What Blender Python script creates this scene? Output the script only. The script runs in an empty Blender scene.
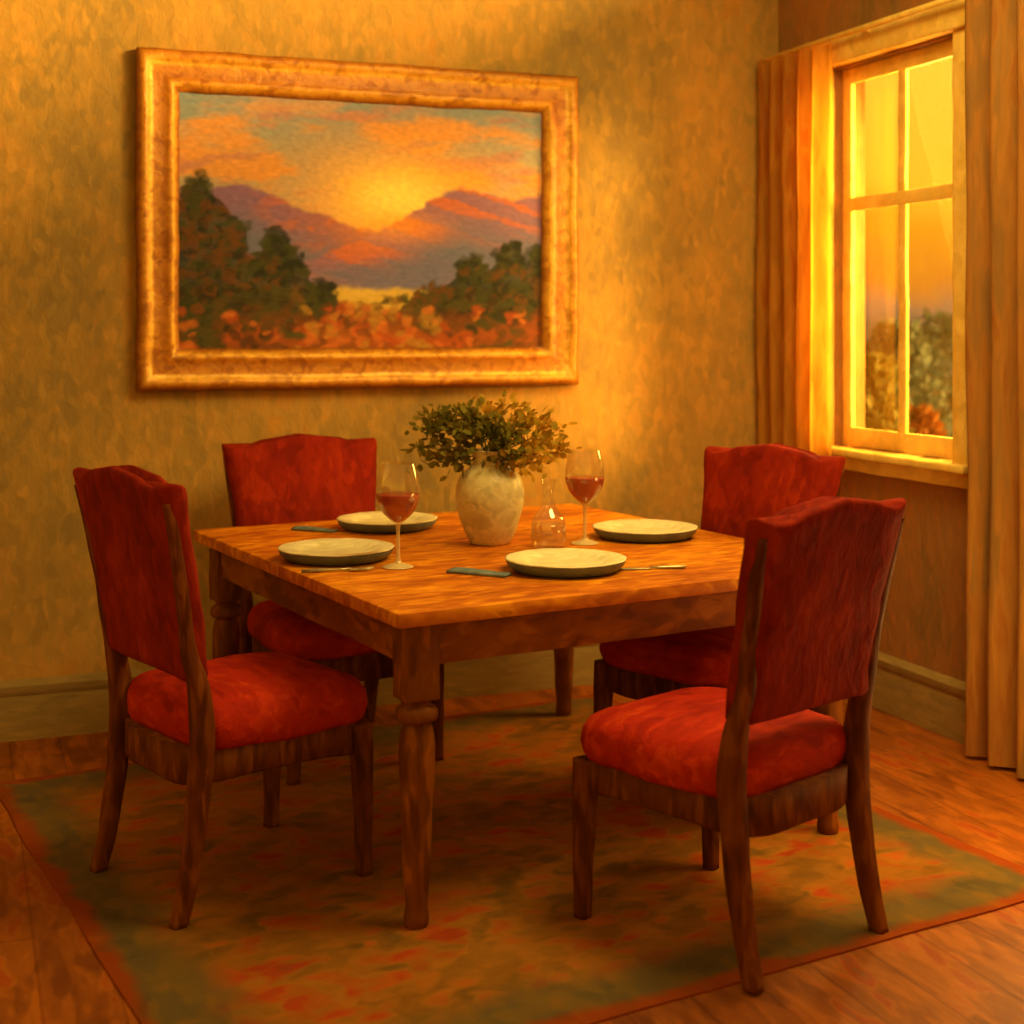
import bpy, bmesh, math, random
import numpy as np
from mathutils import Vector, Matrix, noise
random.seed(7)
S = bpy.context.scene
COL = S.collection
TH = 0.367                      # yaw of the view to the room
CT, ST = math.cos(TH), math.sin(TH)
def RM(x, y, z=0.0):            # survey point measured from the viewer -> room axes
    return Vector((x*CT + y*ST, -x*ST + y*CT, z))
BACK, RIGHT = 5.216, 3.198      # planes of the back wall and of the window wall

# ---------------------------------------------------------------- helpers
def lin(c):
    c /= 255.0
    return c/12.92 if c <= .04045 else ((c+.055)/1.055)**2.4
def hx(h, a=1.0):
    h = h.lstrip('#')
    return (lin(int(h[0:2],16)), lin(int(h[2:4],16)), lin(int(h[4:6],16)), a)

def link(name, bm, mat, parent=None, smooth=True, loc=None):
    me = bpy.data.meshes.new(name)
    bmesh.ops.recalc_face_normals(bm, faces=bm.faces[:])
    bm.to_mesh(me); bm.free()
    if smooth:
        for p in me.polygons: p.use_smooth = True
    me.materials.append(mat)
    o = bpy.data.objects.new(name, me); COL.objects.link(o)
    if parent: o.parent = parent
    if loc is not None: o.location = loc
    return o
def sharp(o, ang=40):
    me = o.data
    bm = bmesh.new(); bm.from_mesh(me)
    for e in bm.edges:
        if len(e.link_faces) == 2 and e.calc_face_angle(0) > math.radians(ang): e.smooth = False
    bm.to_mesh(me); bm.free()
    return o
def thing(name, label, cat, loc=(0,0,0), rz=0, group=None):
    o = bpy.data.objects.new(name, None); COL.objects.link(o)
    o.empty_display_size = .1
    o.location = loc; o.rotation_euler = (0,0,rz)
    o['label'] = label; o['category'] = cat
    if group: o['group'] = group
    return o
def tag(o, label, cat, group=None):
    o['label'] = label; o['category'] = cat
    if group: o['group'] = group
    return o
def struct(o): o['kind'] = 'structure'; return o
def copy_tree(root, label=None):
    r = root.copy(); COL.objects.link(r)
    for ch in root.children:
        c = ch.copy(); COL.objects.link(c); c.parent = r
        for g in ch.children:
            d = g.copy(); COL.objects.link(d); d.parent = c
    if label: r['label'] = label
    return r

def wobble(bm, amp, sc, seed=0.0):
    off = Vector((seed*3.1, seed*1.7, seed*2.3))
    for v in bm.verts:
        v.co += noise.noise_vector(v.co*sc + off)*amp
def box(bm, lo, hi, cuts=0, bevel=0.0):
    lo, hi = Vector(lo), Vector(hi)
    t = bmesh.new()
    bmesh.ops.create_cube(t, size=1.0)
    for v in t.verts:
        v.co = Vector([(lo[i]+hi[i])/2 + v.co[i]*(hi[i]-lo[i]) for i in range(3)])
    if bevel:
        bmesh.ops.bevel(t, geom=t.edges[:], offset=bevel, segments=2, affect='EDGES', profile=.6)
    if cuts:
        longest = max(hi[i]-lo[i] for i in range(3))
        lim = longest/(cuts+1)
        for _ in range(6):
            es = [e for e in t.edges if e.calc_length() > lim*1.5]
            if not es: break
            bmesh.ops.subdivide_edges(t, edges=es, cuts=1, use_grid_fill=True)
    me = bpy.data.meshes.new('tmp'); t.to_mesh(me); t.free(); bm.from_mesh(me); bpy.data.meshes.remove(me)
def rings(bm, rs, cap=True):
    """rs: list of closed loops (lists of Vectors, same length)"""
    vs = [[bm.verts.new(p) for p in r] for r in rs]
    n = len(vs[0])
    for a, b in zip(vs[:-1], vs[1:]):
        for i in range(n):
            bm.faces.new((a[i], a[(i+1)%n], b[(i+1)%n], b[i]))
    if cap:
        for r in (vs[0], vs[-1]):
            c = bm.verts.new(sum((v.co for v in r), Vector())/n)
            for i in range(n): bm.faces.new((r[i], r[(i+1)%n], c))
def lathe(bm, prof, n=32, cap=False, c=(0,0,0)):
    rs = []
    for r, z in prof:
        rs.append([Vector((c[0]+max(r,1e-4)*math.cos(2*math.pi*i/n), c[1]+max(r,1e-4)*math.sin(2*math.pi*i/n), c[2]+z)) for i in range(n)])
    rings(bm, rs, cap)
def smooth_prof(pts, k=5):
    """Catmull-Rom through profile points"""
    P = [pts[0]] + list(pts) + [pts[-1]]
    out = []
    for i in range(1, len(P)-2):
        p0,p1,p2,p3 = P[i-1],P[i],P[i+1],P[i+2]
        for j in range(k):
            t = j/k
            out.append(tuple(.5*((2*p1[d])+(-p0[d]+p2[d])*t+(2*p0[d]-5*p1[d]+4*p2[d]-p3[d])*t*t+(-p0[d]+3*p1[d]-3*p2[d]+p3[d])*t**3) for d in range(len(p1))))
    out.append(tuple(pts[-1]))
    return out
def sup(t, e):
    c = math.cos(t); return math.copysign(abs(c)**e, c)
def post(bm, path, sizes, n=16, e=.45):
    """near-vertical post with a rounded square section along path"""
    pts = smooth_prof([(*p, s) for p, s in zip(path, sizes)], 5)
    rs = []
    for x, y, z, s in pts:
        rs.append([Vector((x + s*sup(2*math.pi*i/n, e), y + s*sup(2*math.pi*i/n - math.pi/2, e), z)) for i in range(n)])
    rings(bm, rs)
def tube(bm, pts, r, n=6):
    rs = []
    for i, p in enumerate(pts):
        p = Vector(p)
        d = (Vector(pts[min(i+1,len(pts)-1)]) - Vector(pts[max(i-1,0)])).normalized()
        a = d.cross(Vector((0,0,1)))
        if a.length < .1: a = d.cross(Vector((1,0,0)))
        a.normalize(); b = d.cross(a)
        rr = r[i] if isinstance(r, (list,tuple)) else r
        rs.append([p + a*rr*math.cos(2*math.pi*k/n) + b*rr*math.sin(2*math.pi*k/n) for k in range(n)])
    rings(bm, rs)

# ---------------------------------------------------------------- materials
class NT:
    def __init__(s, mat):
        s.t = mat.node_tree; s.n = s.t.nodes; s.l = s.t.links
    def new(s, k, **kw):
        n = s.n.new(k)
        for a, b in kw.items(): setattr(n, a, b)
        return n
    def put(s, sock, v):
        if isinstance(v, bpy.types.NodeSocket): s.l.new(v, sock)
        else: sock.default_value = v
    def math(s, op, a, b=0.0, clamp=False):
        n = s.new('ShaderNodeMath', operation=op, use_clamp=clamp)
        s.put(n.inputs[0], a); s.put(n.inputs[1], b); return n.outputs[0]
    def vmath(s, op, a, b):
        n = s.new('ShaderNodeVectorMath', operation=op)
        s.put(n.inputs[0], a); s.put(n.inputs[1], b); return n.outputs[0]
    def ramp(s, fac, pal, interp='EASE'):
        r = s.new('ShaderNodeValToRGB'); r.color_ramp.interpolation = interp
        el = r.color_ramp.elements
        while len(el) < len(pal): el.new(.5)
        for e, (p, c) in zip(el, pal): e.position = p; e.color = hx(c) if isinstance(c, str) else c
        s.l.new(fac, r.inputs[0]); return r.outputs[0]
    def mix(s, fac, a, b, mode='MIX'):
        m = s.new('ShaderNodeMix', data_type='RGBA', blend_type=mode)
        s.put(m.inputs[0], fac); s.put(m.inputs[6], a); s.put(m.inputs[7], b); return m.outputs[2]
def pal(*cs):
    n = len(cs); return [(i/(n-1), c) for i, c in enumerate(cs)]
def strokes(t, scale, stretch, rot=(0,0,0), dab=.3, dsc=30.0, coord='Object'):
    """brush-dab field: (hue value, relief height, fine value)"""
    tc = t.new('ShaderNodeTexCoord')
    mp = t.new('ShaderNodeMapping'); mp.inputs['Scale'].default_value = stretch; mp.inputs['Rotation'].default_value = rot
    t.l.new(tc.outputs[coord], mp.inputs[0])
    w = t.new('ShaderNodeTexNoise'); w.inputs['Scale'].default_value = dsc*.45; w.inputs['Detail'].default_value = 2
    t.l.new(mp.outputs[0], w.inputs['Vector'])
    sc = t.new('ShaderNodeVectorMath', operation='SCALE'); t.l.new(t.vmath('SUBTRACT', w.outputs['Color'], (.5,.5,.5)), sc.inputs[0]); sc.inputs['Scale'].default_value = 2.2/dsc
    v = t.vmath('ADD', mp.outputs[0], sc.outputs[0])
    n1 = t.new('ShaderNodeTexNoise'); n1.inputs['Scale'].default_value = scale; n1.inputs['Detail'].default_value = 5; n1.inputs['Roughness'].default_value = .62
    t.l.new(v, n1.inputs['Vector'])
    vo = t.new('ShaderNodeTexVoronoi', feature='SMOOTH_F1'); vo.inputs['Scale'].default_value = dsc; vo.inputs['Smoothness'].default_value = .8
    t.l.new(v, vo.inputs['Vector'])
    sp = t.new('ShaderNodeSeparateColor'); t.l.new(vo.outputs['Color'], sp.inputs[0])
    n2 = t.new('ShaderNodeTexNoise'); n2.inputs['Scale'].default_value = dsc*2.4; n2.inputs['Detail'].default_value = 2
    t.l.new(v, n2.inputs['Vector'])
    val = t.math('ADD', t.math('MULTIPLY', n1.outputs[0], 1-dab), t.math('MULTIPLY', sp.outputs[0], dab))
    h = t.math('ADD', t.math('MULTIPLY', sp.outputs[1], .6), t.math('MULTIPLY', n2.outputs[0], .7))
    fine = t.math('ADD', t.math('MULTIPLY', sp.outputs[1], .22), t.math('MULTIPLY', n2.outputs[0], .26))
    return val, h, fine
def grain(t, c, fine, k=1.0):
    f = t.math('ADD', t.math('MULTIPLY', fine, k), 1-.24*k)
    cb = t.new('ShaderNodeCombineColor')
    for i in range(3): t.l.new(f, cb.inputs[i])
    return t.mix(1.0, c, cb.outputs[0], 'MULTIPLY')
def contrast(t, v, k):
    m = t.new('ShaderNodeMapRange'); m.clamp = True
    t.l.new(v, m.inputs[0]); m.inputs[1].default_value = .5-.5/k; m.inputs[2].default_value = .5+.5/k
    return m.outputs[0]
def base(name):
    m = bpy.data.materials.new(name); m.use_nodes = True
    t = NT(m); t.n.clear()
    out = t.new('ShaderNodeOutputMaterial')
    p = t.new('ShaderNodeBsdfPrincipled'); t.l.new(p.outputs[0], out.inputs[0])
    return m, t, p, out
def pmat(name, palette, scale=4, stretch=(1,1,1), rot=(0,0,0), rough=.75, bump=.35, dist=.004, dab=.3, k=2.0, spec=.25, metal=0.0, sheen=0.0, transl=0.0, dsc=30.0, gr=.8):
    m, t, p, out = base(name)
    v, h, fn = strokes(t, scale, stretch, rot, dab, dsc)
    c = grain(t, t.ramp(contrast(t, v, k), palette), fn, gr)
    t.l.new(c, p.inputs['Base Color'])
    p.inputs['Roughness'].default_value = rough
    p.inputs['Specular IOR Level'].default_value = spec
    p.inputs['Metallic'].default_value = metal
    if sheen: p.inputs['Sheen Weight'].default_value = sheen; p.inputs['Sheen Tint'].default_value = hx('#ff7a30')
    if bump:
        b = t.new('ShaderNodeBump'); b.inputs['Strength'].default_value = bump; b.inputs['Distance'].default_value = dist
        t.l.new(h, b.inputs['Height']); t.l.new(b.outputs[0], p.inputs['Normal'])
    if transl:
        tr = t.new('ShaderNodeBsdfTranslucent'); t.l.new(c, tr.inputs[0])
        mx = t.new('ShaderNodeMixShader'); mx.inputs[0].default_value = transl
        t.l.new(p.outputs[0], mx.inputs[1]); t.l.new(tr.outputs[0], mx.inputs[2]); t.l.new(mx.outputs[0], out.inputs[0])
    return m
def glassmat(name, tint, gloss=.12, rough=.06):
    m, t, p, out = base(name)
    t.n.remove(p)
    tr = t.new('ShaderNodeBsdfTransparent'); tr.inputs[0].default_value = tint
    gl = t.new('ShaderNodeBsdfGlossy'); gl.inputs['Roughness'].default_value = rough; gl.inputs[0].default_value = (1,.93,.75,1)
    lw = t.new('ShaderNodeLayerWeight'); lw.inputs[0].default_value = .25
    f = t.math('ADD', t.math('MULTIPLY', lw.outputs['Facing'], .35), gloss*.4, True)
    mx = t.new('ShaderNodeMixShader'); t.l.new(f, mx.inputs[0])
    t.l.new(tr.outputs[0], mx.inputs[1]); t.l.new(gl.outputs[0], mx.inputs[2]); t.l.new(mx.outputs[0], out.inputs[0])
    return m

M = {}
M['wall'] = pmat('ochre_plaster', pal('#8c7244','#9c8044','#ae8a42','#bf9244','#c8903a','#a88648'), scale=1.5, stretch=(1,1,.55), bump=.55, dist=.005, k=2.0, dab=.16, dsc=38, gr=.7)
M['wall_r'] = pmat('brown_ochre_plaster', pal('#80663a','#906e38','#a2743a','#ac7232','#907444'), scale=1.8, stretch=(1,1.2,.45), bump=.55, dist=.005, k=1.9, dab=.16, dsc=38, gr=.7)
M['skirt'] = pmat('olive_skirting_paint', pal('#8a7440','#9c8044','#b08c46'), scale=3, stretch=(.5,.5,2), bump=.35, k=1.6)
M['floor'] = None
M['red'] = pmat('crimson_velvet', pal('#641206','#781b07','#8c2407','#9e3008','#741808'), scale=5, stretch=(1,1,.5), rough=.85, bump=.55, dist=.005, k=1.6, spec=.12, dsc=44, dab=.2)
M['seat_red'] = pmat('crimson_velvet_lit', pal('#761204','#941c05','#ae2a06','#c6400a','#881605'), scale=5, stretch=(.5,1,1), rough=.8, bump=.55, dist=.005, k=1.5, spec=.15, dsc=44, dab=.2)  # same velvet as the backs, painted brighter for light from above
M['dark_wood'] = pmat('dark_walnut', pal('#461e03','#5a2a04','#703806','#844a0a','#4e2204'), scale=7, stretch=(1.6,1.6,.4), rough=.65, spec=.12, bump=.35, k=1.8, dsc=36)
M['table_top'] = pmat('honey_oak', pal('#984c04','#b05e06','#c67408','#dc8e12','#a45606'), scale=3.5, stretch=(.6,1.7,1), rough=.5, bump=.4, dist=.004, k=2.1, spec=.22, dsc=30)
M['table_wood'] = pmat('chestnut_wood', pal('#5e2c04','#743e06','#8c4e08','#a0600e','#683406'), scale=5, stretch=(.6,.6,1.2), rough=.6, spec=.15, bump=.4, k=1.8)
M['table_leg'] = pmat('turned_chestnut', pal('#522804','#683606','#7e4608','#9a5a0c','#5c2e05'), scale=6, stretch=(1.6,1.6,.45), rough=.6, spec=.15, bump=.4, k=1.8)
M['cream'] = pmat('cream_stoneware', pal('#9a9270','#c2b27e','#d9c78e','#cdb984','#aaa07a'), scale=9, rough=.45, bump=.3, k=1.5, spec=.4, dsc=40)
M['plate'] = pmat('cream_glaze', pal('#c2b68a','#d8ca98','#e6d8a8','#d0c090'), scale=9, stretch=(.6,1.4,1), rough=.4, bump=.3, k=1.5, spec=.4, dsc=40)
M['plate_under'] = pmat('shaded_slate_blue_rim', pal('#5e6c70','#727f80','#868c80'), scale=8, rough=.4, bump=.25, k=1.6)  # outer side of the plate, with its shadow crescent put into the colour
M['napkin'] = pmat('slate_blue_linen', pal('#5c6668','#737a74','#8a8a76'), scale=10, rough=.85, bump=.5, k=1.6)
M['silver'] = pmat('worn_silver', pal('#8a8468','#bdae78','#d8c88c'), scale=12, rough=.35, bump=.1, metal=.5, spec=.6)
M['trim'] = pmat('cream_window_paint', pal('#d8ac4c','#e6be58','#f2ce6c','#dcb450'), scale=6, stretch=(1,.5,.5), rough=.6, bump=.4, k=1.6, dsc=38, dab=.2)
M['curtain'] = pmat('amber_linen_sunlit', pal('#d0963a','#e0a83c','#f0bc48','#e09a34','#d8b060'), scale=5, stretch=(1.5,1.6,.22), rough=.85, bump=.5, k=1.8, transl=.68, dsc=30, dab=.2)  # left curtain: sun glow put into a lighter, more translucent cloth
M['curtain_r'] = pmat('amber_linen_shaded', pal('#836638','#9c7034','#b07830','#a86a26','#94784e'), scale=5, stretch=(1.5,1.6,.22), rough=.85, bump=.5, k=1.8, transl=.25, dsc=34, dab=.2)  # same linen painted duller where no sun reaches it
M['bronze'] = M['trim']
M['leaf'] = pmat('olive_leaf', pal('#5e5c20','#746c26','#8c7c30','#9a8430'), scale=14, rough=.9, bump=0, k=2, transl=.4, spec=.05)
M['leaf_y'] = pmat('yellowing_leaf', pal('#8a7828','#a88c2e','#c2962c','#bc8224'), scale=14, rough=.9, bump=0, k=2, transl=.4, spec=.05)
M['stem'] = pmat('olive_stem', pal('#4a4a18','#6a6424'), scale=9)
M['shrub'] = pmat('hazy_blue_green_foliage', pal('#6c8880','#84988a','#9ca88c','#90a09c'), scale=3, rough=.9, bump=0, k=2, transl=.3)  # mist over the garden put into the muted leaf colour
M['shrub_g'] = pmat('mid_green_foliage', pal('#80904a','#9ca058','#b0ac60','#808c58'), scale=3, rough=.9, bump=0, k=2, transl=.3)
M['shrub_o'] = pmat('russet_foliage', pal('#b0642a','#c88030','#d89c48','#a87c38'), scale=3, rough=.9, bump=0, k=2, transl=.3)
M['grass'] = pmat('dry_garden_grass', pal('#8a7430','#a88a3a','#b87f30'), scale=1.0, rough=.9, bump=0, k=2, dsc=4)
M['glass'] = glassmat('clear_glass', (.95,.92,.84,1), .22)
M['pane'] = glassmat('window_glass', (.98,.95,.86,1), .02, .02)

def gilt_mat():
    m, t, p, out = base('antique_gilt')
    a = t.new('ShaderNodeVertexColor'); a.layer_name = 'gilt'
    v, h, fn = strokes(t, 9, (1,1,1), dab=.4, dsc=44)
    tone = t.ramp(contrast(t, v, 2.2), pal('#d6c4a4','#ece0c8','#ffffff','#ffffff','#e4d6ba'))
    t.l.new(grain(t, t.mix(1.0, a.outputs[0], tone, 'MULTIPLY'), fn, .8), p.inputs['Base Color'])
    p.inputs['Roughness'].default_value = .45; p.inputs['Specular IOR Level'].default_value = .5; p.inputs['Metallic'].default_value = .1
    b = t.new('ShaderNodeBump'); b.inputs['Strength'].default_value = .5; b.inputs['Distance'].default_value = .004
    t.l.new(h, b.inputs['Height']); t.l.new(b.outputs[0], p.inputs['Normal'])
    return m
def glass_body(name, milk):
    m = glassmat(name, (.95,.92,.84,1), .24)
    t = NT(m); out = [n for n in t.n if n.type == 'OUTPUT_MATERIAL'][0]
    src = out.inputs[0].links[0].from_socket
    d = t.new('ShaderNodeBsdfDiffuse'); d.inputs[0].default_value = hx('#e8d6a0')
    mx = t.new('ShaderNodeMixShader'); mx.inputs[0].default_value = milk
    t.l.new(src, mx.inputs[1]); t.l.new(d.outputs[0], mx.inputs[2]); t.l.new(mx.outputs[0], out.inputs[0])
    return m
M['glass'] = glass_body('clear_glass', .07)
M['glass_stem'] = glass_body('pale_glass_stem', .42)
def wine_mat():
    m, t, p, out = base('red_wine')
    p.inputs['Base Color'].default_value = hx('#b0300a'); p.inputs['Roughness'].default_value = .15
    tr = t.new('ShaderNodeBsdfTransparent'); tr.inputs[0].default_value = hx('#e0642a')
    mx = t.new('ShaderNodeMixShader'); mx.inputs[0].default_value = .22
    t.l.new(p.outputs[0], mx.inputs[1]); t.l.new(tr.outputs[0], mx.inputs[2]); t.l.new(mx.outputs[0], out.inputs[0])
    return m
M['wine'] = wine_mat()

def floor_mat():
    m, t, p, out = base('plank_floor')
    v, h, fn = strokes(t, 2.4, (2.0,.6,1), dab=.3, dsc=18)
    c = grain(t, t.ramp(contrast(t, v, 1.9), pal('#743e0e','#8c4a0e','#9e5811','#b06414','#a84c10','#805826')), fn)
    tc = t.new('ShaderNodeTexCoord'); mp = t.new('ShaderNodeMapping'); mp.inputs['Rotation'].default_value = (0,0,math.pi/2)
    t.l.new(tc.outputs['Object'], mp.inputs[0])
    br = t.new('ShaderNodeTexBrick'); br.inputs['Scale'].default_value = 1; br.inputs['Brick Width'].default_value = 1.4
    br.inputs['Row Height'].default_value = .16; br.inputs['Mortar Size'].default_value = .006; br.inputs['Mortar Smooth'].default_value = 1
    br.inputs['Color1'].default_value = hx('#ffffff'); br.inputs['Color2'].default_value = hx('#e2dcd2'); br.inputs['Mortar'].default_value = hx('#a88a6c')
    t.l.new(mp.outputs[0], br.inputs[0])
    c2 = t.mix(.6, c, br.outputs[0], 'MULTIPLY')
    t.l.new(c2, p.inputs['Base Color']); p.inputs['Roughness'].default_value = .55; p.inputs['Specular IOR Level'].default_value = .3
    b = t.new('ShaderNodeBump'); b.inputs['Strength'].default_value = .4; b.inputs['Distance'].default_value = .004
    t.l.new(h, b.inputs['Height']); t.l.new(b.outputs[0], p.inputs['Normal'])
    return m
M['floor'] = floor_mat()

def rug_mat(hxw, hyw):
    m, t, p, out = base('woven_rug')
    v, h, fn = strokes(t, 3.2, (1,1.4,1), dab=.32, dsc=16)
    field = grain(t, t.ramp(contrast(t, v, 1.75), pal('#6e5220','#7c561c','#905f1a','#a0661c','#a85a18','#a84414','#7a5e2a')), fn)
    v2, h2, w2 = strokes(t, 3.5, (1.4,.8,1), dab=.35, dsc=18)
    band = t.ramp(contrast(t, v2, 2), pal('#5e4e2c','#6c5830','#7a5e2a','#886226'))
    red = t.ramp(contrast(t, v2, 2), pal('#84440f','#94440f','#9c5216'))
    tc = t.new('ShaderNodeTexCoord')
    wn = t.new('ShaderNodeTexNoise'); wn.inputs['Scale'].default_value = 5; t.l.new(tc.outputs['Object'], wn.inputs['Vector'])
    off = t.vmath('MULTIPLY', t.vmath('SUBTRACT', wn.outputs['Color'], (.5,.5,.5)), (.14,.14,0))
    s = t.new('ShaderNodeSeparateXYZ'); t.l.new(t.vmath('ADD', tc.outputs['Object'], off), s.inputs[0])
    ex = t.math('SUBTRACT', hxw, t.math('ABSOLUTE', s.outputs[0])); ey = t.math('SUBTRACT', hyw, t.math('ABSOLUTE', s.outputs[1]))
    e = t.math('MINIMUM', ex, ey)
    def stp(a, b):
        mr = t.new('ShaderNodeMapRange'); t.l.new(e, mr.inputs[0]); mr.inputs[1].default_value = a; mr.inputs[2].default_value = b; return mr.outputs[0]
    c = t.mix(stp(.015,.05), red, band)
    c = t.mix(stp(.13,.24), c, field)
    t.l.new(c, p.inputs['Base Color']); p.inputs['Roughness'].default_value = .9; p.inputs['Specular IOR Level'].default_value = .1
    b = t.new('ShaderNodeBump'); b.inputs['Strength'].default_value = .5; b.inputs['Distance'].default_value = .005
    t.l.new(h, b.inputs['Height']); t.l.new(b.outputs[0], p.inputs['Normal'])
    return m

# ---------------------------------------------------------------- room shell
X0, Y0, CEIL, TW = -2.4, -1.2, 2.95, .14
bm = bmesh.new(); box(bm, (X0,Y0,-.08), (RIGHT+TW,BACK+TW,0)); struct(link('floor', bm, M['floor'], smooth=False))
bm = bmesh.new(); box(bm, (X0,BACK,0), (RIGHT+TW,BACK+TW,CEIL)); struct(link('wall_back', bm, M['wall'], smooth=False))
WY0, WY1, WZ0, WZ1 = 4.05, 4.80, .95, 2.42           # window opening
bm = bmesh.new()
box(bm, (RIGHT,Y0,0), (RIGHT+TW,WY0,CEIL)); box(bm, (RIGHT,WY1,0), (RIGHT+TW,BACK,CEIL))
box(bm, (RIGHT,WY0,0), (RIGHT+TW,WY1,WZ0)); box(bm, (RIGHT,WY0,WZ1), (RIGHT+TW,WY1,CEIL))
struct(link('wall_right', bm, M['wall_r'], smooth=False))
def skirting(name, along, a, b):
    prof = [(0,0),(.022,0),(.022,.13),(.018,.15),(.026,.165),(.026,.185),(.012,.2),(0,.205)]
    bm = bmesh.new(); n = 40; rs = []
    for i in range(n+1):
        s = a+(b-a)*i/n
        rs.append([Vector((s, BACK-d, z)) if along == 'x' else Vector((RIGHT-d, s, z)) for d, z in prof])
    rings(bm, rs)
    return sharp(struct(link(name, bm, M['skirt'])), 35)
skirting('baseboard_back', 'x', X0, RIGHT-.026)
skirting('baseboard_right', 'y', Y0, BACK)

# window: casing, sill, sash, panes
win = bpy.data.objects.new('window_1', None); COL.objects.link(win); win.location = (RIGHT, (WY0+WY1)/2, WZ0); struct(win)
def wl(bm, lo, hi, **k):
    o = Vector((RIGHT,(WY0+WY1)/2,WZ0)); box(bm, Vector(lo)-o, Vector(hi)-o, **k)
bm = bmesh.new()
wl(bm, (RIGHT-.03,WY1,WZ0-.02), (RIGHT,WY1+.075,WZ1+.005), cuts=20, bevel=.006)
wl(bm, (RIGHT-.03,WY0-.075,WZ0-.02), (RIGHT,WY0,WZ1+.005), cuts=20, bevel=.006)
wl(bm, (RIGHT-.055,WY0-.10,WZ1+.005), (RIGHT,WY1+.10,WZ1+.10), cuts=14, bevel=.008)
wobble(bm, .004, 9)
struct(link('window_casing', bm, M['trim'], win))
bm = bmesh.new()
wl(bm, (RIGHT-.075,WY0-.11,WZ0-.03), (RIGHT+TW-.02,WY1+.11,WZ0), cuts=14, bevel=.008)
wl(bm, (RIGHT-.03,WY0-.08,WZ0-.085), (RIGHT,WY1+.08,WZ0-.03), cuts=14, bevel=.006)
wobble(bm, .004, 9, 2)
struct(link('window_sill', bm, M['trim'], win))
XS = RIGHT+.035
bm = bmesh.new()
wl(bm, (XS,WY0,WZ0), (XS+.022,WY0+.055,WZ1), cuts=16, bevel=.004)
wl(bm, (XS,WY1-.055,WZ0), (XS+.022,WY1,WZ1), cuts=16, bevel=.004)
wl(bm, (XS,WY0,WZ0), (XS+.022,WY1,WZ0+.075), cuts=10, bevel=.004)
wl(bm, (XS,WY0,WZ1-.06), (XS+.022,WY1,WZ1), cuts=10, bevel=.004)
ym = (WY0+WY1)/2
wl(bm, (XS+.002,ym-.022,WZ0), (XS+.018,ym+.022,WZ1), cuts=16, bevel=.004)
wl(bm, (XS,WY0,1.865), (XS+.02,WY1,1.915), cuts=10, bevel=.004)
wobble(bm, .004, 8, 4)
struct(link('window_sash', bm, M['trim'], win))
bm = bmesh.new()
wl(bm, (XS+.009,WY0+.03,WZ0+.03), (XS+.012,WY1-.03,WZ1-.03))
struct(link('window_panes', bm, M['pane'], win, smooth=False))

# curtains and their rod
ROD = 2.512
bm = bmesh.new(); tube(bm, [(RIGHT-.10, 5.19, ROD), (RIGHT-.10, 4.4, ROD), (RIGHT-.10, 3.2, ROD)], .011, 10)
rod = tag(link('curtain_rod', bm, M['bronze']), 'thin cream rod along the top of the window casing holding both curtains', 'curtain rod')
for y in (5.17, 4.5, 3.3):
    bm = bmesh.new(); tube(bm, [(RIGHT-.10,y,ROD),(RIGHT-.05,y,ROD),(RIGHT,y,ROD)], .008, 8); link('bracket', bm, M['bronze'], rod)
def curtain(y0, y1, folds, mat, name, label, x, amp, seed, flare=0.0):
    bm = bmesh.new(); nu, nv = folds*14, 50
    g = []
    for j in range(nv+1):
        b = j/nv; z = .015 + (ROD-.013-.015)*b
        row = []
        for i in range(nu+1):
            a = i/nu
            y = y0 + (y1-y0)*a
            yy = (y0+y1)/2 + (y-(y0+y1)/2)*(1+flare*(1-b))
            ph = a*folds*2*math.pi + .5*noise.noise(Vector((a*3,b*1.2,seed)))*2
            xx = x + amp*(.75+.25*(1-b))*math.sin(ph) + .012*noise.noise(Vector((a*6,b*4,seed+3)))
            yy += .012*noise.noise(Vector((a*4,b*3,seed+9)))
            row.append(bm.verts.new((xx, yy, z)))
        g.append(row)
    for j in range(nv):
        for i in range(nu): bm.faces.new((g[j][i],g[j][i+1],g[j+1][i+1],g[j+1][i]))
    return tag(link(name, bm, mat), label, 'curtain')
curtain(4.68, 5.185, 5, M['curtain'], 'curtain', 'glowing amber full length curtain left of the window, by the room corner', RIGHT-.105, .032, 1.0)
curtain(3.14, 3.885, 6, M['curtain_r'], 'curtain', 'shaded amber full length curtain right of the window, at the photo edge', RIGHT-.10, .032, 5.0)

# ---------------------------------------------------------------- rug
F_ang = .515 - TH
def UV(u, v, z=0.0):            # table-aligned frame (u along the front edge, v away from the viewer)
    c, s = math.cos(.515), math.sin(.515)
    return RM(u*c - v*s, u*s + v*c, z)
RU0, RU1, RV0, RV1, RT = .78, 3.01, 2.455, 4.65, .005
hxw, hyw = (RU1-RU0)/2, (RV1-RV0)/2
bm = bmesh.new(); box(bm, (-hxw,-hyw,0), (hxw,hyw,RT), cuts=24)
for v in bm.verts:
    k = noise.noise(v.co*3)*.012
    if abs(abs(v.co.x)-hxw) < .01: v.co.x += k
    if abs(abs(v.co.y)-hyw) < .01: v.co.y += k
rug = link('area_rug', bm, rug_mat(hxw, hyw), smooth=False)
rug.location = UV((RU0+RU1)/2, (RV0+RV1)/2); rug.rotation_euler = (0,0,F_ang)
tag(rug, 'mottled brown and russet rug with grey green border under the dining table', 'rug')

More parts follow.
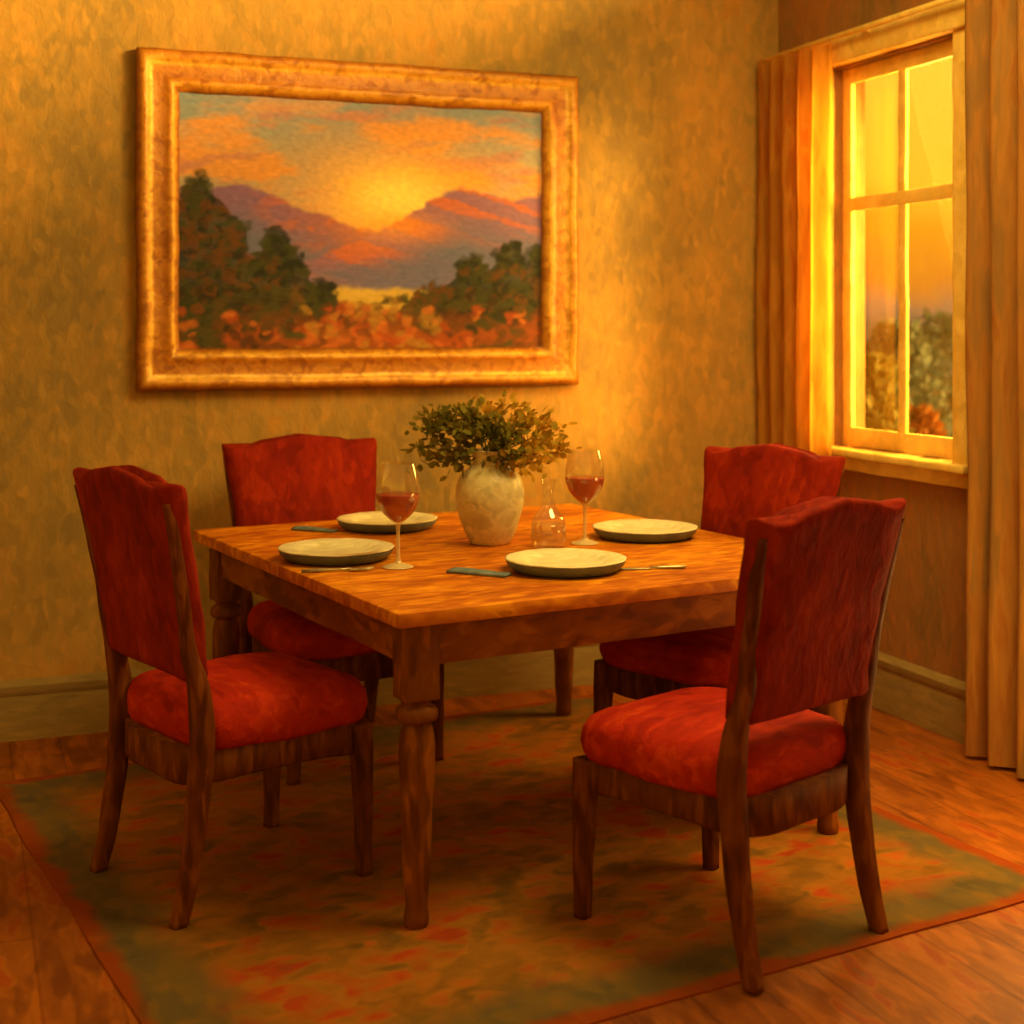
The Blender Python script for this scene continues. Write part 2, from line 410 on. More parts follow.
# ---------------------------------------------------------------- dining table
TU, TV, TW_, TL, TZ = 1.386, 2.97, 1.44, 1.574, .76
table = thing('dining_table', 'square honey oak dining table with turned legs laid for four', 'table', UV(TU+TW_/2, TV+TL/2, RT), F_ang)
H = TZ-RT
bm = bmesh.new(); box(bm, (-TW_/2,-TL/2,H-.036), (TW_/2,TL/2,H), cuts=30, bevel=.009)
for v in bm.verts:
    n_ = noise.noise_vector(v.co*7)
    if abs(abs(v.co.x)-TW_/2) < .02 or abs(abs(v.co.y)-TL/2) < .02: v.co += Vector((n_.x*.004, n_.y*.004, 0))
sharp(link('tabletop', bm, M['table_top'], table), 50)
bm = bmesh.new()
ai = .055
for lo, hi in (((-TW_/2+ai,-TL/2+ai,H-.14),(TW_/2-ai,-TL/2+ai+.025,H-.036)), ((-TW_/2+ai,TL/2-ai-.025,H-.14),(TW_/2-ai,TL/2-ai,H-.036)),
               ((-TW_/2+ai,-TL/2+ai,H-.14),(-TW_/2+ai+.025,TL/2-ai,H-.036)), ((TW_/2-ai-.025,-TL/2+ai,H-.14),(TW_/2-ai,TL/2-ai,H-.036))):
    box(bm, lo, hi, cuts=24, bevel=.004)
wobble(bm, .003, 8)
sharp(link('apron', bm, M['table_wood'], table), 50)
leg_prof = smooth_prof([(.026,0),(.030,.02),(.027,.05),(.031,.10),(.036,.22),(.041,.34),(.043,.42),(.038,.462),(.032,.478),(.046,.486),(.050,.500),(.046,.514),(.034,.522),(.036,.53),(.042,.538)], 3)
for sx in (-1,1):
    for sy in (-1,1):
        cx, cy = sx*(TW_/2-.085), sy*(TL/2-.085)
        bm = bmesh.new(); lathe(bm, leg_prof, 24, True, (cx,cy,0))
        box(bm, (cx-.043,cy-.043,.535), (cx+.043,cy+.043,H-.036), cuts=6, bevel=.006)
        wobble(bm, .003, 12, sx+2*sy)
        for v in bm.verts: v.co.z = max(v.co.z, .0008)
        sharp(link('leg', bm, M['table_leg'], table), 45)

# ---------------------------------------------------------------- chairs
GRP = 'red upholstered chairs around the dining table'
def make_chair(label):
    c = thing('dining_chair', label, 'chair', group=GRP)
    for s in (-1,1):            # rear legs sweep up into the back posts
        bm = bmesh.new()
        post(bm, [(s*.228,-.262,0),(s*.226,-.238,.10),(s*.224,-.212,.26),(s*.226,-.200,.42),(s*.228,-.212,.53),(s*.224,-.235,.62),(s*.233,-.256,.75),(s*.244,-.283,.88),(s*.251,-.303,.965)], [.019,.021,.024,.027,.024,.018,.0145,.0135,.012])
        wobble(bm, .003, 11, s)
        for v in bm.verts: v.co.z = max(v.co.z, .0008)
        link('rear_leg', bm, M['dark_wood'], c)
    for s in (-1,1):
        bm = bmesh.new()
        post(bm, [(s*.234,.252,0),(s*.232,.252,.12),(s*.228,.250,.28),(s*.224,.246,.378)], [.018,.020,.025,.028])
        wobble(bm, .003, 11, s+5)
        for v in bm.verts: v.co.z = max(v.co.z, .0008)
        link('front_leg', bm, M['dark_wood'], c)
    def foot(sc, z, dz=0.0, n=48, e=.42):
        r = []
        for i in range(n):
            t = 2*math.pi*i/n
            x, y = .243*sup(t,e), .262*sup(t-math.pi/2,e)
            x *= 1+.07*(y/.262)
            r.append(Vector((x*sc, y*sc+.026, z + dz*(1-(y/.262)**2))))
        return r
    bm = bmesh.new()
    rings(bm, [foot(.965,.294,.02), foot(.985,.301,.02), foot(.985,.34), foot(.985,.381)])
    wobble(bm, .003, 9); link('seat_rail', bm, M['dark_wood'], c)
    bm = bmesh.new()
    rings(bm, [foot(.985,.378), foot(1.02,.392), foot(1.045,.418), foot(1.03,.446), foot(.985,.467), foot(.90,.482), foot(.75,.493), foot(.55,.500), foot(.3,.504), foot(.1,.505)])
    for v in bm.verts:          # notch the rear corners round the posts
        if v.co.y < -.17: v.co.y = -.17 + (v.co.y+.17)*.55
    wobble(bm, .008, 7); wobble(bm, .003, 20, 3)
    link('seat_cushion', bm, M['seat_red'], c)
    # upholstered backrest with arched crest
    def ztop(a):
        a = abs(a)
        return .995 + .040*math.cos(min(a/.78,1)*math.pi/2)**1.2 + .014*max(0,(a-.78)/.22)**1.0
    bm = bmesh.new(); rs = []; n = 64
    lv = [(0,.35),(.008,.8),(.03,1)] + [(b/14,1) for b in range(1,14)] + [(.975,1),(.992,.85),(1,.45)]
    for b, k in lv:
        r = []
        for i in range(n):
            t = 2*math.pi*i/n
            sx = sup(t,.30); sy = sup(t-math.pi/2,.55)
            w = .236 + .034*b**1.2 + .010*math.sin(b*math.pi)*-.6
            z = .548 + b*(ztop(sx)-.548)
            q = (z-.54)/.5
            y = -.205 - .055*q - .045*q*q
            th = .040*k*(1+.22*math.sin(math.pi*min(max(b,0),1))*(1-sx*sx)*(1 if sy > 0 else .3))
            r.append(Vector((w*sx*(1-.012*(1-k)), y + th*sy, z)))
        rs.append(r)
    rings(bm, rs); wobble(bm, .006, 8); wobble(bm, .0035, 22, 2)
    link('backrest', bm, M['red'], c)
    return c
ch = make_chair('red dining chair at front right of the table, its back turned to the viewer')
ch.location = RM(.51,3.40,RT); ch.rotation_euler = (0,0,.725-TH)
c1 = copy_tree(ch, 'red dining chair at the left end of the table, seen from behind its side')
c1.location = RM(-.725,3.72,RT); c1.rotation_euler = (0,0,.69-TH-math.pi/2); c1.scale = (1,1,1.035)
c3 = copy_tree(ch, 'red dining chair behind the table below the framed landscape, facing the viewer')
c3.location = RM(-.59,4.79,RT); c3.rotation_euler = (0,0,.52-math.pi-TH); c3.scale = (1.06,1.04,1)
c4 = copy_tree(ch, 'red dining chair at the far right of the table near the curtain')
c4.location = RM(.62,4.435,RT); c4.rotation_euler = (0,0,math.atan2(-.66,-.75)-math.pi/2-TH)

# ---------------------------------------------------------------- things on the table
vase = thing('flower_vase', 'cream round bellied vase holding greenery at the middle of the table', 'vase', RM(-.067,4.34,TZ))
bm = bmesh.new()
out_p = smooth_prof([(.052,0),(.062,.006),(.080,.045),(.099,.105),(.104,.155),(.092,.200),(.066,.228),(.053,.242),(.051,.262),(.060,.283)], 4)
in_p = [(.054,.281),(.045,.262),(.047,.242),(.060,.222)]
lathe(bm, [(.001,.0)] + out_p + in_p, 40); wobble(bm, .002, 12)
link('vessel', bm, M['cream'], vase)
# greenery: sprigs standing in the vase
bq = thing('greenery_bouquet', 'loose bunch of olive green leafy sprigs standing in the cream vase', 'bouquet', RM(-.067,4.34,TZ+.16))
def leaf(bm, p, d, L, W):
    d = d.normalized(); a = d.cross(Vector((random.uniform(-1,1),random.uniform(-1,1),random.uniform(-1,1))))
    if a.length < .05: return
    a.normalize(); nrm = d.cross(a)
    vs = []
    for t, w in ((0,.0),(.35,.9),(.7,.75),(1,.0)):
        m_ = p + d*L*t + nrm*L*.25*t*t
        if w == 0: vs.append([bm.verts.new(m_)])
        else: vs.append([bm.verts.new(m_-a*W*w*.5), bm.verts.new(m_+a*W*w*.5)])
    bm.faces.new((vs[0][0], vs[1][0], vs[1][1])); bm.faces.new((vs[1][0],vs[2][0],vs[2][1],vs[1][1])); bm.faces.new((vs[2][0],vs[3][0],vs[2][1]))
# (lateral, depth, height above vase neck, density, yellowness)
heads = [(-.18,.0,.14,50,0),(-.14,.04,.20,80,0),(-.09,-.04,.14,110,0),(-.06,.05,.21,90,0),(-.02,-.02,.16,130,0),(.02,.05,.23,70,1),
         (.05,-.03,.14,110,0),(.09,.03,.19,70,1),(.13,.0,.10,65,1),(.17,.08,.17,45,1),(.19,.11,.10,45,1),(-.19,-.02,.06,40,0),(.04,-.07,.08,80,0),(-.10,-.06,.06,70,0),(.13,-.05,.04,45,1),(.08,-.06,.03,50,1),(.18,.12,.04,30,1)]
AX = Vector((CT,-ST,0)); AY = Vector((ST,CT,0))
for lx, ly, hz_, nd, yl in heads:
    bm = bmesh.new()
    p0 = Vector((lx*.08, ly*.1, -.14)); p1 = Vector((0,0,.09)) + AX*lx*.18 + AY*ly*.15; p2 = Vector((0,0,.05)) + AX*lx*.72 + AY*ly*.8 + Vector((0,0,hz_*.60)); p3 = AX*lx*1.0 + AY*ly + Vector((0,0,.075+hz_*.72))
    path = smooth_prof([tuple(p0),tuple(p1),tuple(p2),tuple(p3)], 5)
    tube(bm, path, .0022, 5)
    st = link('sprig', bm, M['stem'], bq)
    bm = bmesh.new()
    for _ in range(nd):
        if random.random() < .65:
            k = Vector(p3) + Vector((random.gauss(0,.030),random.gauss(0,.030),random.gauss(-.004,.020)))
        else:
            q = Vector(path[random.randint(9,len(path)-1)]); k = q + Vector((random.gauss(0,.018),random.gauss(0,.018),random.gauss(0,.015)))
        d = (k - Vector((0,0,.10)))*1.0 + Vector((random.gauss(0,.12),random.gauss(0,.12),random.gauss(.0,.12)))
        leaf(bm, k, d, random.uniform(.018,.038), random.uniform(.014,.026))
    link('foliage', bm, M['leaf_y'] if yl else M['leaf'], st)

def make_glass(label):
    g = thing('wine_glass', label, 'wine glass', group='wine glasses on the dining table')
    bm = bmesh.new()
    lathe(bm, smooth_prof([(.001,.004),(.020,.004),(.040,.002),(.041,.004),(.024,.010),(.008,.018),(.0055,.05),(.005,.095),(.007,.118)], 4), 24)
    link('stem', bm, M['glass_stem'], g)
    bm = bmesh.new()
    lathe(bm, smooth_prof([(.007,.118),(.022,.130),(.044,.152),(.058,.185),(.060,.215),(.054,.252),(.046,.283)], 4), 36)
    link('bowl', bm, M['glass'], g)
    bm = bmesh.new()
    lathe(bm, smooth_prof([(.002,.122),(.020,.131),(.0425,.153),(.0565,.186),(.0583,.200)], 4) + [(.03,.200),(.001,.200)], 32)
    link('wine', bm, M['wine'], g)
    return g
g1 = make_glass('stemmed glass of red wine beside the left plates, nearest the red chair'); g1.location = RM(-.309,3.90,TZ)
g2 = copy_tree(g1, 'stemmed glass of red wine right of the vase, beside the small carafe'); g2.location = RM(.219,4.33,TZ)
caraf = thing('glass_carafe', 'small clear glass carafe with narrow neck between vase and wine glass', 'carafe', RM(.108,4.27,TZ))
bm = bmesh.new()
lathe(bm, smooth_prof([(.001,.004),(.038,.002),(.050,.010),(.053,.045),(.047,.085),(.026,.115),(.017,.140),(.016,.175),(.022,.200)], 4), 32)
link('vessel', bm, M['glass'], caraf)
bm = bmesh.new()
lathe(bm, smooth_prof([(.001,.006),(.036,.006),(.048,.013),(.051,.045),(.048,.070)], 4)+[(.02,.070),(.001,.070)], 28)
link('water', bm, M['glass'], caraf)

def make_plate(label):
    p = thing('dinner_plate', label, 'plate', group='dinner plates on the table')
    bm = bmesh.new()
    lathe(bm, [(.001,.020),(.095,.020),(.106,.023),(.116,.0295),(.140,.0325),(.158,.0355),(.1635,.0345),(.1625,.0322)], 56)
    wobble(bm, .0015, 25); link('dish', bm, M['plate'], p)
    bm = bmesh.new()
    lathe(bm, [(.1625,.0322),(.158,.020),(.143,.005),(.120,.0),(.001,.0)], 56)
    link('underside', bm, M['plate_under'], p)['label'] = 'shade-tinted slate blue underside'
    return p
p1 = make_plate('cream plate at the left end of the table, beside the left chair'); p1.location = RM(-.495,4.05,TZ)
for (x, y), lb in (((-.405,4.67), 'cream plate at the far side, behind the left wine glass'),
                   ((.144,3.86), 'cream plate at the front of the table, nearest the viewer'),
                   ((.413,4.47), 'cream plate at the right end of the table, beside the right wine glass')):
    q = copy_tree(p1, lb); q.location = RM(x, y, TZ)

def napkin(cx, cy, rz, w, l, label):
    bm = bmesh.new(); n, m_ = 14, 8; g0 = []
    for layer in (0,1):
        g = []
        for i in range(n+1):
            row = []
            for j in range(m_+1):
                x = (i/n-.5)*l; y = (j/m_-.5)*w*(1-.25*(i/n))
                z = .001 if layer == 0 else .007 + .006*math.sin(j/m_*math.pi)*(.6+.4*math.sin(i/n*5)) + .002*noise.noise(Vector((x*30,y*30,cx)))
                row.append(bm.verts.new((x,y,z)))
            g.append(row)
        for i in range(n):
            for j in range(m_): bm.faces.new((g[i][j],g[i+1][j],g[i+1][j+1],g[i][j+1]))
        g0.append(g)
    a, b = g0
    for i in range(n):
        for j in (0,m_): bm.faces.new((a[i][j],a[i+1][j],b[i+1][j],b[i][j]))
    for j in range(m_):
        for i in (0,n): bm.faces.new((a[i][j],a[i][j+1],b[i][j+1],b[i][j]))
    o = link('folded_napkin', bm, M['napkin'], loc=RM(cx,cy,TZ)); o.rotation_euler = (0,0,rz-TH)
    return tag(o, label, 'napkin')
napkin(-.63,4.61, -.45, .05, .15, 'folded slate blue napkin left of the far plate, before the far chair')
napkin(-.085,3.80, -.5, .06, .17, 'folded slate blue napkin left of the front plate')

def knife(cx, cy, rz, label):
    k = thing('table_knife', label, 'knife', RM(cx,cy,TZ), rz-TH)
    bm = bmesh.new(); rs = []
    for x, w, h in ((0,.006,.002),(.02,.009,.002),(.06,.010,.002),(.098,.008,.002),(.105,.004,.003)):
        rs.append([Vector((x-.105, w*sup(2*math.pi*i/12,.6), .003+h*math.sin(2*math.pi*i/12))) for i in range(12)])
    rings(bm, rs); link('blade', bm, M['silver'], k)
    bm = bmesh.new(); rs = []
    for x, w in ((0,.004),(.02,.006),(.07,.008),(.09,.007),(.096,.003)):
        rs.append([Vector((x, w*math.cos(2*math.pi*i/12), .0055+w*.65*math.sin(2*math.pi*i/12))) for i in range(12)])
    rings(bm, rs); link('handle', bm, M['silver'], k)
    return k
def fork(cx, cy, rz, label):
    f = thing('table_fork', label, 'fork', RM(cx,cy,TZ), rz-TH)
    bm = bmesh.new()
    tube(bm, [(-.10,0,.004),(-.05,0,.006),(0,0,.006),(.03,0,.007)], [.0065,.005,.0032,.004], 8); link('handle', bm, M['silver'], f)
    bm = bmesh.new()
    box(bm, (.028,-.011,.005), (.048,.011,.008), bevel=.001)
    for y in (-.009,-.003,.003,.009):
        tube(bm, [(.046,y,.0065),(.07,y,.006),(.092,y,.009)], [.0022,.002,.0012], 6)
    link('tines', bm, M['silver'], f)
    return f
fork(-.46,3.835, .2, 'small silver fork lying in front of the left plate')
knife(.375,3.875, .12, 'small silver knife lying right of the front plate')

# ---------------------------------------------------------------- framed landscape
PX0, PX1, PZ0, PZ1 = .582, 2.269, 1.187, 2.396
pic = thing('framed_picture', 'wide gilt framed landscape painting of a sunset valley hanging on the back wall', 'picture', ((PX0+PX1)/2, BACK, (PZ0+PZ1)/2))
hw, hh = (PX1-PX0)/2, (PZ1-PZ0)/2
prof = [(0,.002),(0,.038),(.010,.058),(.026,.066),(.042,.058),(.050,.046),(.060,.047),(.090,.040),(.105,.044),(.116,.050),(.126,.045),(.134,.030),(.146,.024),(.150,.012)]
bm = bmesh.new()
corners = [(-1,-1),(1,-1),(1,1),(-1,1)]
N = 26; loops = []
for k in range(4):
    a, b = corners[k], corners[(k+1)%4]
    for i in range(N):
        t = i/N
        row = []
        for ins, dep in prof:
            A = Vector((a[0]*(hw-ins), a[1]*(hh-ins))); B = Vector((b[0]*(hw-ins), b[1]*(hh-ins)))
            q = A.lerp(B, t); row.append(Vector((q.x, -dep, q.y)))
        loops.append(row)
cl = bm.verts.layers.float_color.new('gilt')
vv = [[bm.verts.new(p) for p in r] for r in loops]
for i in range(len(vv)):
    a, b = vv[i], vv[(i+1)%len(vv)]
    for j in range(len(prof)-1): bm.faces.new((a[j],b[j],b[j+1],a[j+1]))
wobble(bm, .005, 9); wobble(bm, .002, 40, 3)
for v in bm.verts: v.co.y = min(v.co.y, -.002)
mem = ['#8e540c','#a0600e','#ba7612','#d09020','#ecb23c','#f6c650','#d0902a','#b87614','#c48018','#dc9a28','#f2bc40','#d8982a','#a4660e','#84500c']  # highlights and dark edges of the moulding painted into the gilt
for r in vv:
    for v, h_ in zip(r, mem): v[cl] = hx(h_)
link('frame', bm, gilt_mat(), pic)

def build_canvas():
    nx, nz = 300, 210
    cw, chh = hw-.142, hh-.142
    def nz2(x, y, s, o=1, sd=0.0):
        return noise.fractal(Vector((x*s+sd*7.3, y*s-sd*3.1, sd)), .9, 2.1, o)
    C3 = lambda h: np.array(hx(h)[:3])
    mixc = lambda a, b, t: a*(1-t)+b*t
    ss = lambda a, b, x: (lambda t: t*t*(3-2*t))(min(max((x-a)/(b-a),0),1))
    skyT, skyG, cloudO, cloudP, sunY, sunO = C3('#86968e'), C3('#a8a07c'), C3('#e09a3c'), C3('#b4806c'), C3('#ffe468'), C3('#f6a42c')
    m1a, m1b, m2a, m2b, hazeB = C3('#8e6a82'), C3('#ac6c58'), C3('#84708c'), C3('#cc7238'), C3('#6c7480')
    field, grass, red1, red2, dk, gr, br = C3('#d2b048'), C3('#b0842c'), C3('#b4541c'), C3('#c87428'), C3('#2e3018'), C3('#48481e'), C3('#6e4618')
    trees = []
    R = random.Random(3)
    def blob(cx, cy, rx, ry, n, cols):
        for _ in range(n):
            a = R.uniform(0,6.28); q = math.sqrt(R.random())
            trees.append((cx+rx*q*math.cos(a), cy+ry*q*math.sin(a), R.uniform(.012,.030), R.choice(cols), R.uniform(-.25,.25)))
    # dabs of foliage (u right, v up)
    blob(.03,.50,.05,.14,60,[dk,gr,br]); blob(.055,.60,.035,.09,40,[dk,gr,gr]); blob(.08,.44,.08,.13,110,[dk,gr,br,br]); blob(.15,.44,.03,.08,24,[gr,br])
    blob(.25,.42,.035,.06,36,[dk,gr]); blob(.26,.34,.075,.08,90,[dk,gr,dk]); blob(.17,.30,.13,.09,130,[dk,gr,br]); blob(.37,.22,.05,.05,44,[dk,gr])
    blob(.05,.24,.06,.1,60,[dk,br,gr]); blob(.79,.33,.04,.06,44,[dk,gr]); blob(.90,.38,.045,.07,50,[dk,gr]); blob(.98,.37,.03,.07,34,[dk,gr])
    blob(.87,.27,.13,.08,130,[dk,gr,gr,br]); blob(.68,.23,.07,.035,44,[gr,br]); blob(.60,.20,.06,.02,20,[gr,br]); blob(.93,.2,.08,.08,70,[dk,gr,br])
    blob(.46,.17,.08,.015,18,[gr,br,grass])
    for _ in range(260):
        x, y = R.random(), R.random()*.17
        near = abs(x-.5) < .2
        trees.append((x, y, R.uniform(.014,.036), R.choice([red2,red1,grass,br,grass,red2] if near else [red1,br,gr,br,red2,dk,br,gr]), R.uniform(-.2,.2)))
    TX = np.array([[t[0],t[1],t[2],t[4]] for t in trees])
    cols = np.zeros(((nz+1)*(nx+1), 4), dtype=np.float32)
    asp = cw/chh
    def ip(u, P):
        for (a, x), (b, y) in zip(P[:-1], P[1:]):
            if u <= b: return x + (y-x)*ss(a, b, u)*.5 + (y-x)*.5*min(max((u-a)/(b-a),0),1)
        return P[-1][1]
    RA = [(-.1,.60),(.06,.62),(.15,.655),(.24,.625),(.34,.56),(.47,.505),(.56,.47),(.7,.40),(1.1,.36)]
    RB = [(-.1,.30),(.34,.36),(.47,.44),(.56,.505),(.61,.555),(.68,.63),(.76,.68),(.83,.655),(.90,.63),(.97,.65),(1.1,.67)]
    TR = [(-.1,.56),(0,.58),(.055,.685),(.10,.60),(.16,.50),(.195,.36),(.225,.44),(.255,.475),(.29,.43),(.33,.34),(.36,.27),(.40,.24),(.43,.17),(.47,.12),(.54,.12),(.60,.19),(.65,.25),(.72,.28),(.77,.36),(.80,.39),(.84,.33),(.88,.43),(.92,.45),(.95,.38),(.98,.42),(1.1,.42)]
    k = 0
    verts = []
    for j in range(nz+1):
        for i in range(nx+1):
            u0, v0 = i/nx, j/nz
            verts.append((-cw+2*cw*u0, -.016, -chh+2*chh*v0))
            wv = noise.noise_vector(Vector((u0*26*asp, v0*40, 2.0)))*.010 + noise.noise_vector(Vector((u0*9, v0*16, 5.0)))*.010
            u, v = u0+wv.x, v0+wv.y
            # sky with a low sun and torn clouds
            d = math.hypot((u-.58)*1.1, (v-.60)*1.2)
            c = mixc(skyG, skyT, ss(.75,1.0,v))
            cl = nz2(u*1.6+v*.5, v*4.2-u*.5, 2.2, 4, 1.0)
            c = mixc(c, cloudO, ss(-.25,.42,cl)*.85*(1-ss(.9,1.02,v)*.6))
            c = mixc(c, cloudP, ss(.15,.5,nz2(u*1.5, v*4.8-u*.8, 2.6, 4, 4.0))*.7)
            c = mixc(c, sunO, math.exp(-(d/.30)**2)*.9)
            c = mixc(c, sunY, math.exp(-(d/.17)**2)*.95)
            # ridges
            r1 = ip(u, RA) + .010*nz2(u0,0,7,3,2)
            r2 = ip(u, RB) + .010*nz2(u0,1,7,3,6)
            r3 = .37 + .06*math.exp(-((u-.75)/.2)**2) + .012*nz2(u0,2,8,3,8)
            if v < r1:
                t = ss(.02,.24,r1-v); cc = mixc(mixc(m1a, m1b, ss(.15,.45,u)*.8), hazeB, t*.85)
                cc = mixc(cc, m2b, ss(.0,.35,nz2(u*2+v*4, v*4-u*3, 3, 3, 3))*.7*ss(.10,.35,u)*(1-t)); c = mixc(c, cc, ss(-.004,.02,r1-v))
            if v < r2:
                t = ss(.04,.28,r2-v); cc = mixc(mixc(m2a, m1b, .45), hazeB, t*.9)
                cc = mixc(cc, m2b, ss(-.1,.3,nz2(u*2+v*3, v*5+u*2, 3, 3, 7))*.8*(1-t)); c = mixc(c, cc, ss(-.004,.02,r2-v))
            c = mixc(c, sunO, math.exp(-(math.hypot((u-.57)*1.0, (v-.50)*1.9)/.13)**2)*.6)
            if v < r3: c = mixc(c, mixc(hazeB, m1a, .3+.3*nz2(u,v,8,2,9)), ss(0,.08,r3-v)*.75)
            # valley floor
            if v < .265:
                fl = mixc(br, field, math.exp(-((u-.48)/.20)**4))
                c = mixc(c, mixc(fl, grass, min(max(ss(.24,.1,v)+.3*nz2(u*1.5,v*8,4,2,11),0),1)*.6), ss(.265,.235,v))
            if v < .17: c = mixc(c, mixc(mixc(br, red1, .5+.5*nz2(u,v*2,7,3,12)), gr, ss(.1,.4,nz2(u,v*2,6,2,14))), ss(.18,.13,v)*.9)
            # massed trees
            te = ip(u, TR) + .030*nz2(u0*1.3, v0*1.3, 14, 3, 17)
            if v < te:
                q = nz2(u, v*1.2, 9, 3, 19)
                mc = mixc(mixc(gr, dk, ss(-.25,.15,q)), br, ss(.05,.45,nz2(u,v,6,3,21))*.8)
                c = mixc(c, mc, ss(0,.02,te-v)*ss(.07,.17,v)*.88)
            # foliage dabs
            du = (TX[:,0]-u)*asp; dv = TX[:,1]-v
            dd = np.sqrt((du+dv*TX[:,3]*2)**2 + (dv*1.1)**2)/TX[:,2]
            for q in np.nonzero(dd < 1.0)[0]:
                c = mixc(c, trees[q][3], min(1.0,(1-dd[q])*2.2)*.62)
            c = c*(1+.16*noise.noise(Vector((u0*38*asp, v0*70, 3.0))))
            cols[k,:3] = np.clip(c*np.array([1.04,1.04,1.35]),0,1); cols[k,3] = 1; k += 1
    faces = [(j*(nx+1)+i, j*(nx+1)+i+1, (j+1)*(nx+1)+i+1, (j+1)*(nx+1)+i) for j in range(nz) for i in range(nx)]
    me = bpy.data.meshes.new('canvas'); me.from_pydata(verts, [], faces)
    at = me.color_attributes.new('paint', 'FLOAT_COLOR', 'POINT'); at.data.foreach_set('color', cols.ravel())
    m, t, p, out = base('oil_painted_canvas')
    a = t.new('ShaderNodeVertexColor'); a.layer_name = 'paint'
    v, h, _ = strokes(t, 7, (1,1,1.6), dab=.5)
    t.l.new(a.outputs[0], p.inputs['Base Color']); p.inputs['Roughness'].default_value = .6; p.inputs['Specular IOR Level'].default_value = .2
    b = t.new('ShaderNodeBump'); b.inputs['Strength'].default_value = .35; b.inputs['Distance'].default_value = .004
    t.l.new(h, b.inputs['Height']); t.l.new(b.outputs[0], p.inputs['Normal'])
    me.materials.append(m)
    o = bpy.data.objects.new('canvas', me); COL.objects.link(o); o.parent = pic
    return o
build_canvas()

# ---------------------------------------------------------------- garden outside the window
bm = bmesh.new(); box(bm, (RIGHT+TW+.02,-4,-.35), (40,40,-.25)); struct(link('ground_garden', bm, M['grass'], smooth=False))
def shrub(cx, cy, w, h, mat, label, seed):
    R = random.Random(seed); p = RM(cx, cy)
    s = thing('garden_shrub', label, 'shrub', (p.x, p.y, -.25), group='shrubs in the garden')
    bm = bmesh.new(); tube(bm, [(0,0,0),(.03,0,h*.35),(0,.02,h*.7)], [.05,.04,.02], 8); link('trunk', bm, M['stem'], s)
    bm = bmesh.new()
    for _ in range(2200):
        a = R.uniform(0,6.283); zz = R.random(); rr = w*.5*math.sin(math.pi*(.12+.80*zz))**.7*math.sqrt(R.random())*(1+.25*noise.noise(Vector((math.cos(a)*1.5,math.sin(a)*1.5,zz*3+seed))))
        k = Vector((rr*math.cos(a), rr*math.sin(a), h*(.12+.88*zz)))
        d = Vector((k.x, k.y, (zz-.4)*h)) + Vector((R.gauss(0,.4),R.gauss(0,.4),R.gauss(0,.4)))
        random.seed(R.random()); leaf(bm, k, d, R.uniform(.05,.10), R.uniform(.035,.065))
    link('foliage', bm, mat, s)
shrub(2.10,8.3, .36,1.45, M['shrub_g'], 'mid green garden shrub seen through the left lower window panes', 1)
shrub(2.52,8.9, .34,1.12, M['shrub_o'], 'low russet garden shrub seen just above the window sill', 2)
shrub(2.80,10.4, .75,1.66, M['shrub'], 'hazy blue green garden shrub seen through the right lower window panes', 3)
shrub(3.95,12.9, 1.2,1.75, M['shrub'], 'distant hazy blue green garden shrub at the right edge of the window view', 4)
shrub(2.45,14.5, .75,1.65, M['shrub_g'], 'distant green garden shrub at the middle of the window view', 5)

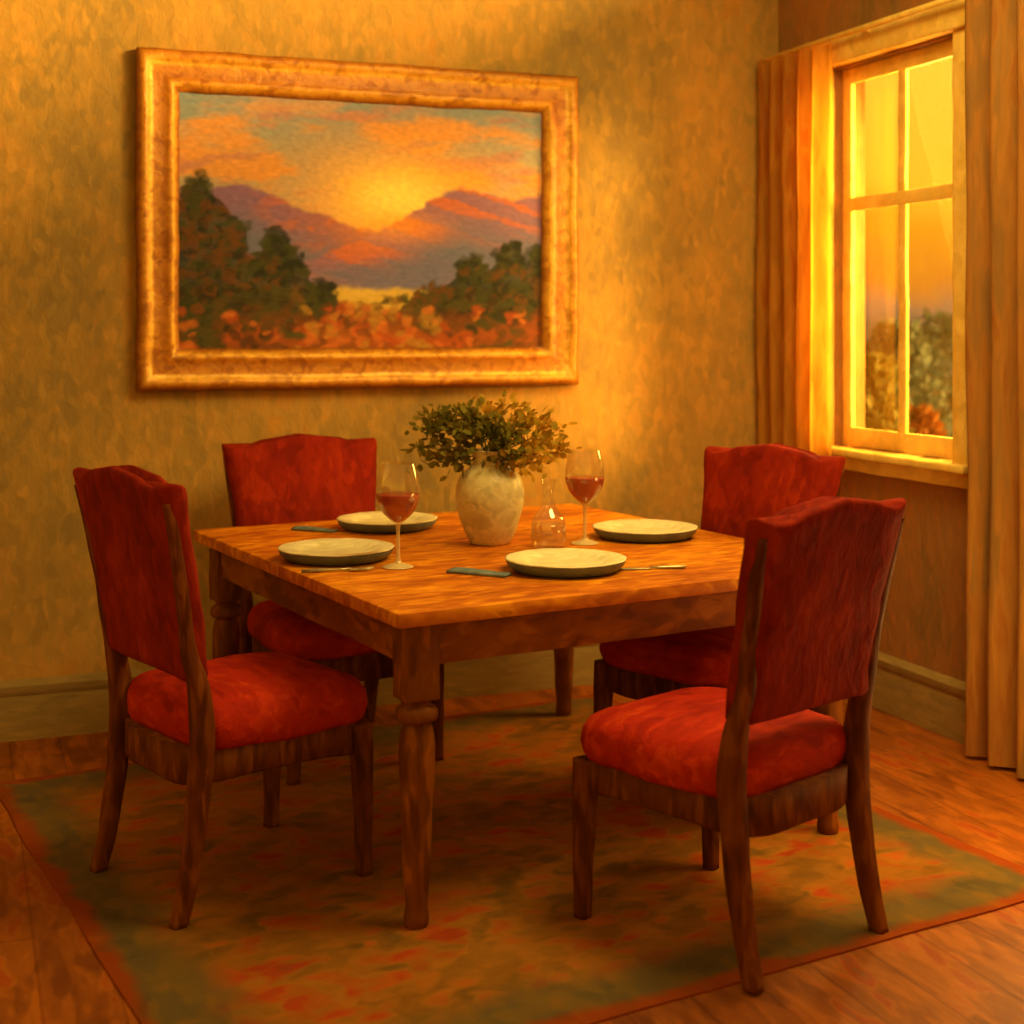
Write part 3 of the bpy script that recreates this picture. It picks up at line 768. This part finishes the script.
# ---------------------------------------------------------------- light
W = bpy.data.worlds.new('sunset_sky'); S.world = W; W.use_nodes = True
t = NT(W); t.n.clear()
wo = t.new('ShaderNodeOutputWorld'); bg = t.new('ShaderNodeBackground'); t.l.new(bg.outputs[0], wo.inputs[0])
tc = t.new('ShaderNodeTexCoord'); sp = t.new('ShaderNodeSeparateXYZ'); t.l.new(tc.outputs['Generated'], sp.inputs[0])
nzn = t.new('ShaderNodeTexNoise'); nzn.inputs['Scale'].default_value = 9; nzn.inputs['Detail'].default_value = 4
mp = t.new('ShaderNodeMapping'); mp.inputs['Scale'].default_value = (1.5,1.5,1); t.l.new(tc.outputs['Generated'], mp.inputs[0]); t.l.new(mp.outputs[0], nzn.inputs['Vector'])
el = t.math('ADD', sp.outputs[2], t.math('MULTIPLY', t.math('SUBTRACT', nzn.outputs[0], .5), .09))
br_ = lambda h, k: tuple(q*k for q in hx(h)[:3])+(1,)
sky = t.ramp(el, [(0,'#96804c'),(.015,'#c89868'),(.035,br_('#ee982c',1.30)),(.062,br_('#faa820',1.47)),(.10,br_('#ffc034',1.65)),(.20,br_('#ffc844',1.65)),(.28,'#d8ac58'),(.45,'#bc9650'),(1,'#caa45e')], 'LINEAR')
t.l.new(sky, bg.inputs[0]); bg.inputs['Strength'].default_value = .86

def lamp(name, kind, loc, target, energy, color, **k):
    l = bpy.data.lights.new(name, kind); l.energy = energy; l.color = color
    for a, b in k.items(): setattr(l, a, b)
    o = bpy.data.objects.new(name, l); COL.objects.link(o); o.location = loc
    d = Vector(target)-Vector(loc); o.rotation_euler = d.to_track_quat('-Z','Y').to_euler()
    return o
lamp('evening_sun', 'SUN', (6,2,3), (6-.75,2+.72,3-.16), 9.0, (1,.64,.20), angle=math.radians(18))
lamp('window_glow', 'AREA', (RIGHT+.5,4.3,2.0), (1.0,3.2,.6), 110, (1,.70,.20), shape='RECTANGLE', size=.8, size_y=1.5)
lamp('low_fill_light', 'POINT', (2.75,3.0,.55), (0,0,0), 20, (1,.68,.20), shadow_soft_size=.25)  # added unseen fill that lightens the floor under the table
lamp('overhead_fill_light', 'AREA', (2.2,2.9,2.9), (1.7,3.6,.4), 56, (1,.80,.32), shape='DISK', size=1.2)  # added unseen fill from above, no actual fixture

# ---------------------------------------------------------------- camera
cam = bpy.data.cameras.new('camera'); co = bpy.data.objects.new('camera', cam); COL.objects.link(co)
co.location = (0,0,1.41); co.rotation_euler = (math.pi/2, 0, -TH)
cam.sensor_width = 36; cam.lens = 1438.7/1024*36; cam.shift_y = -(512-328)/1024
cam.dof.use_dof = True; cam.dof.focus_distance = 3.9; cam.dof.aperture_fstop = 2.2
cam.clip_start = .05; cam.clip_end = 200
S.camera = co
S.view_settings.view_transform = 'Standard'
S.view_settings.look = 'None'
S.view_settings.gamma = .90
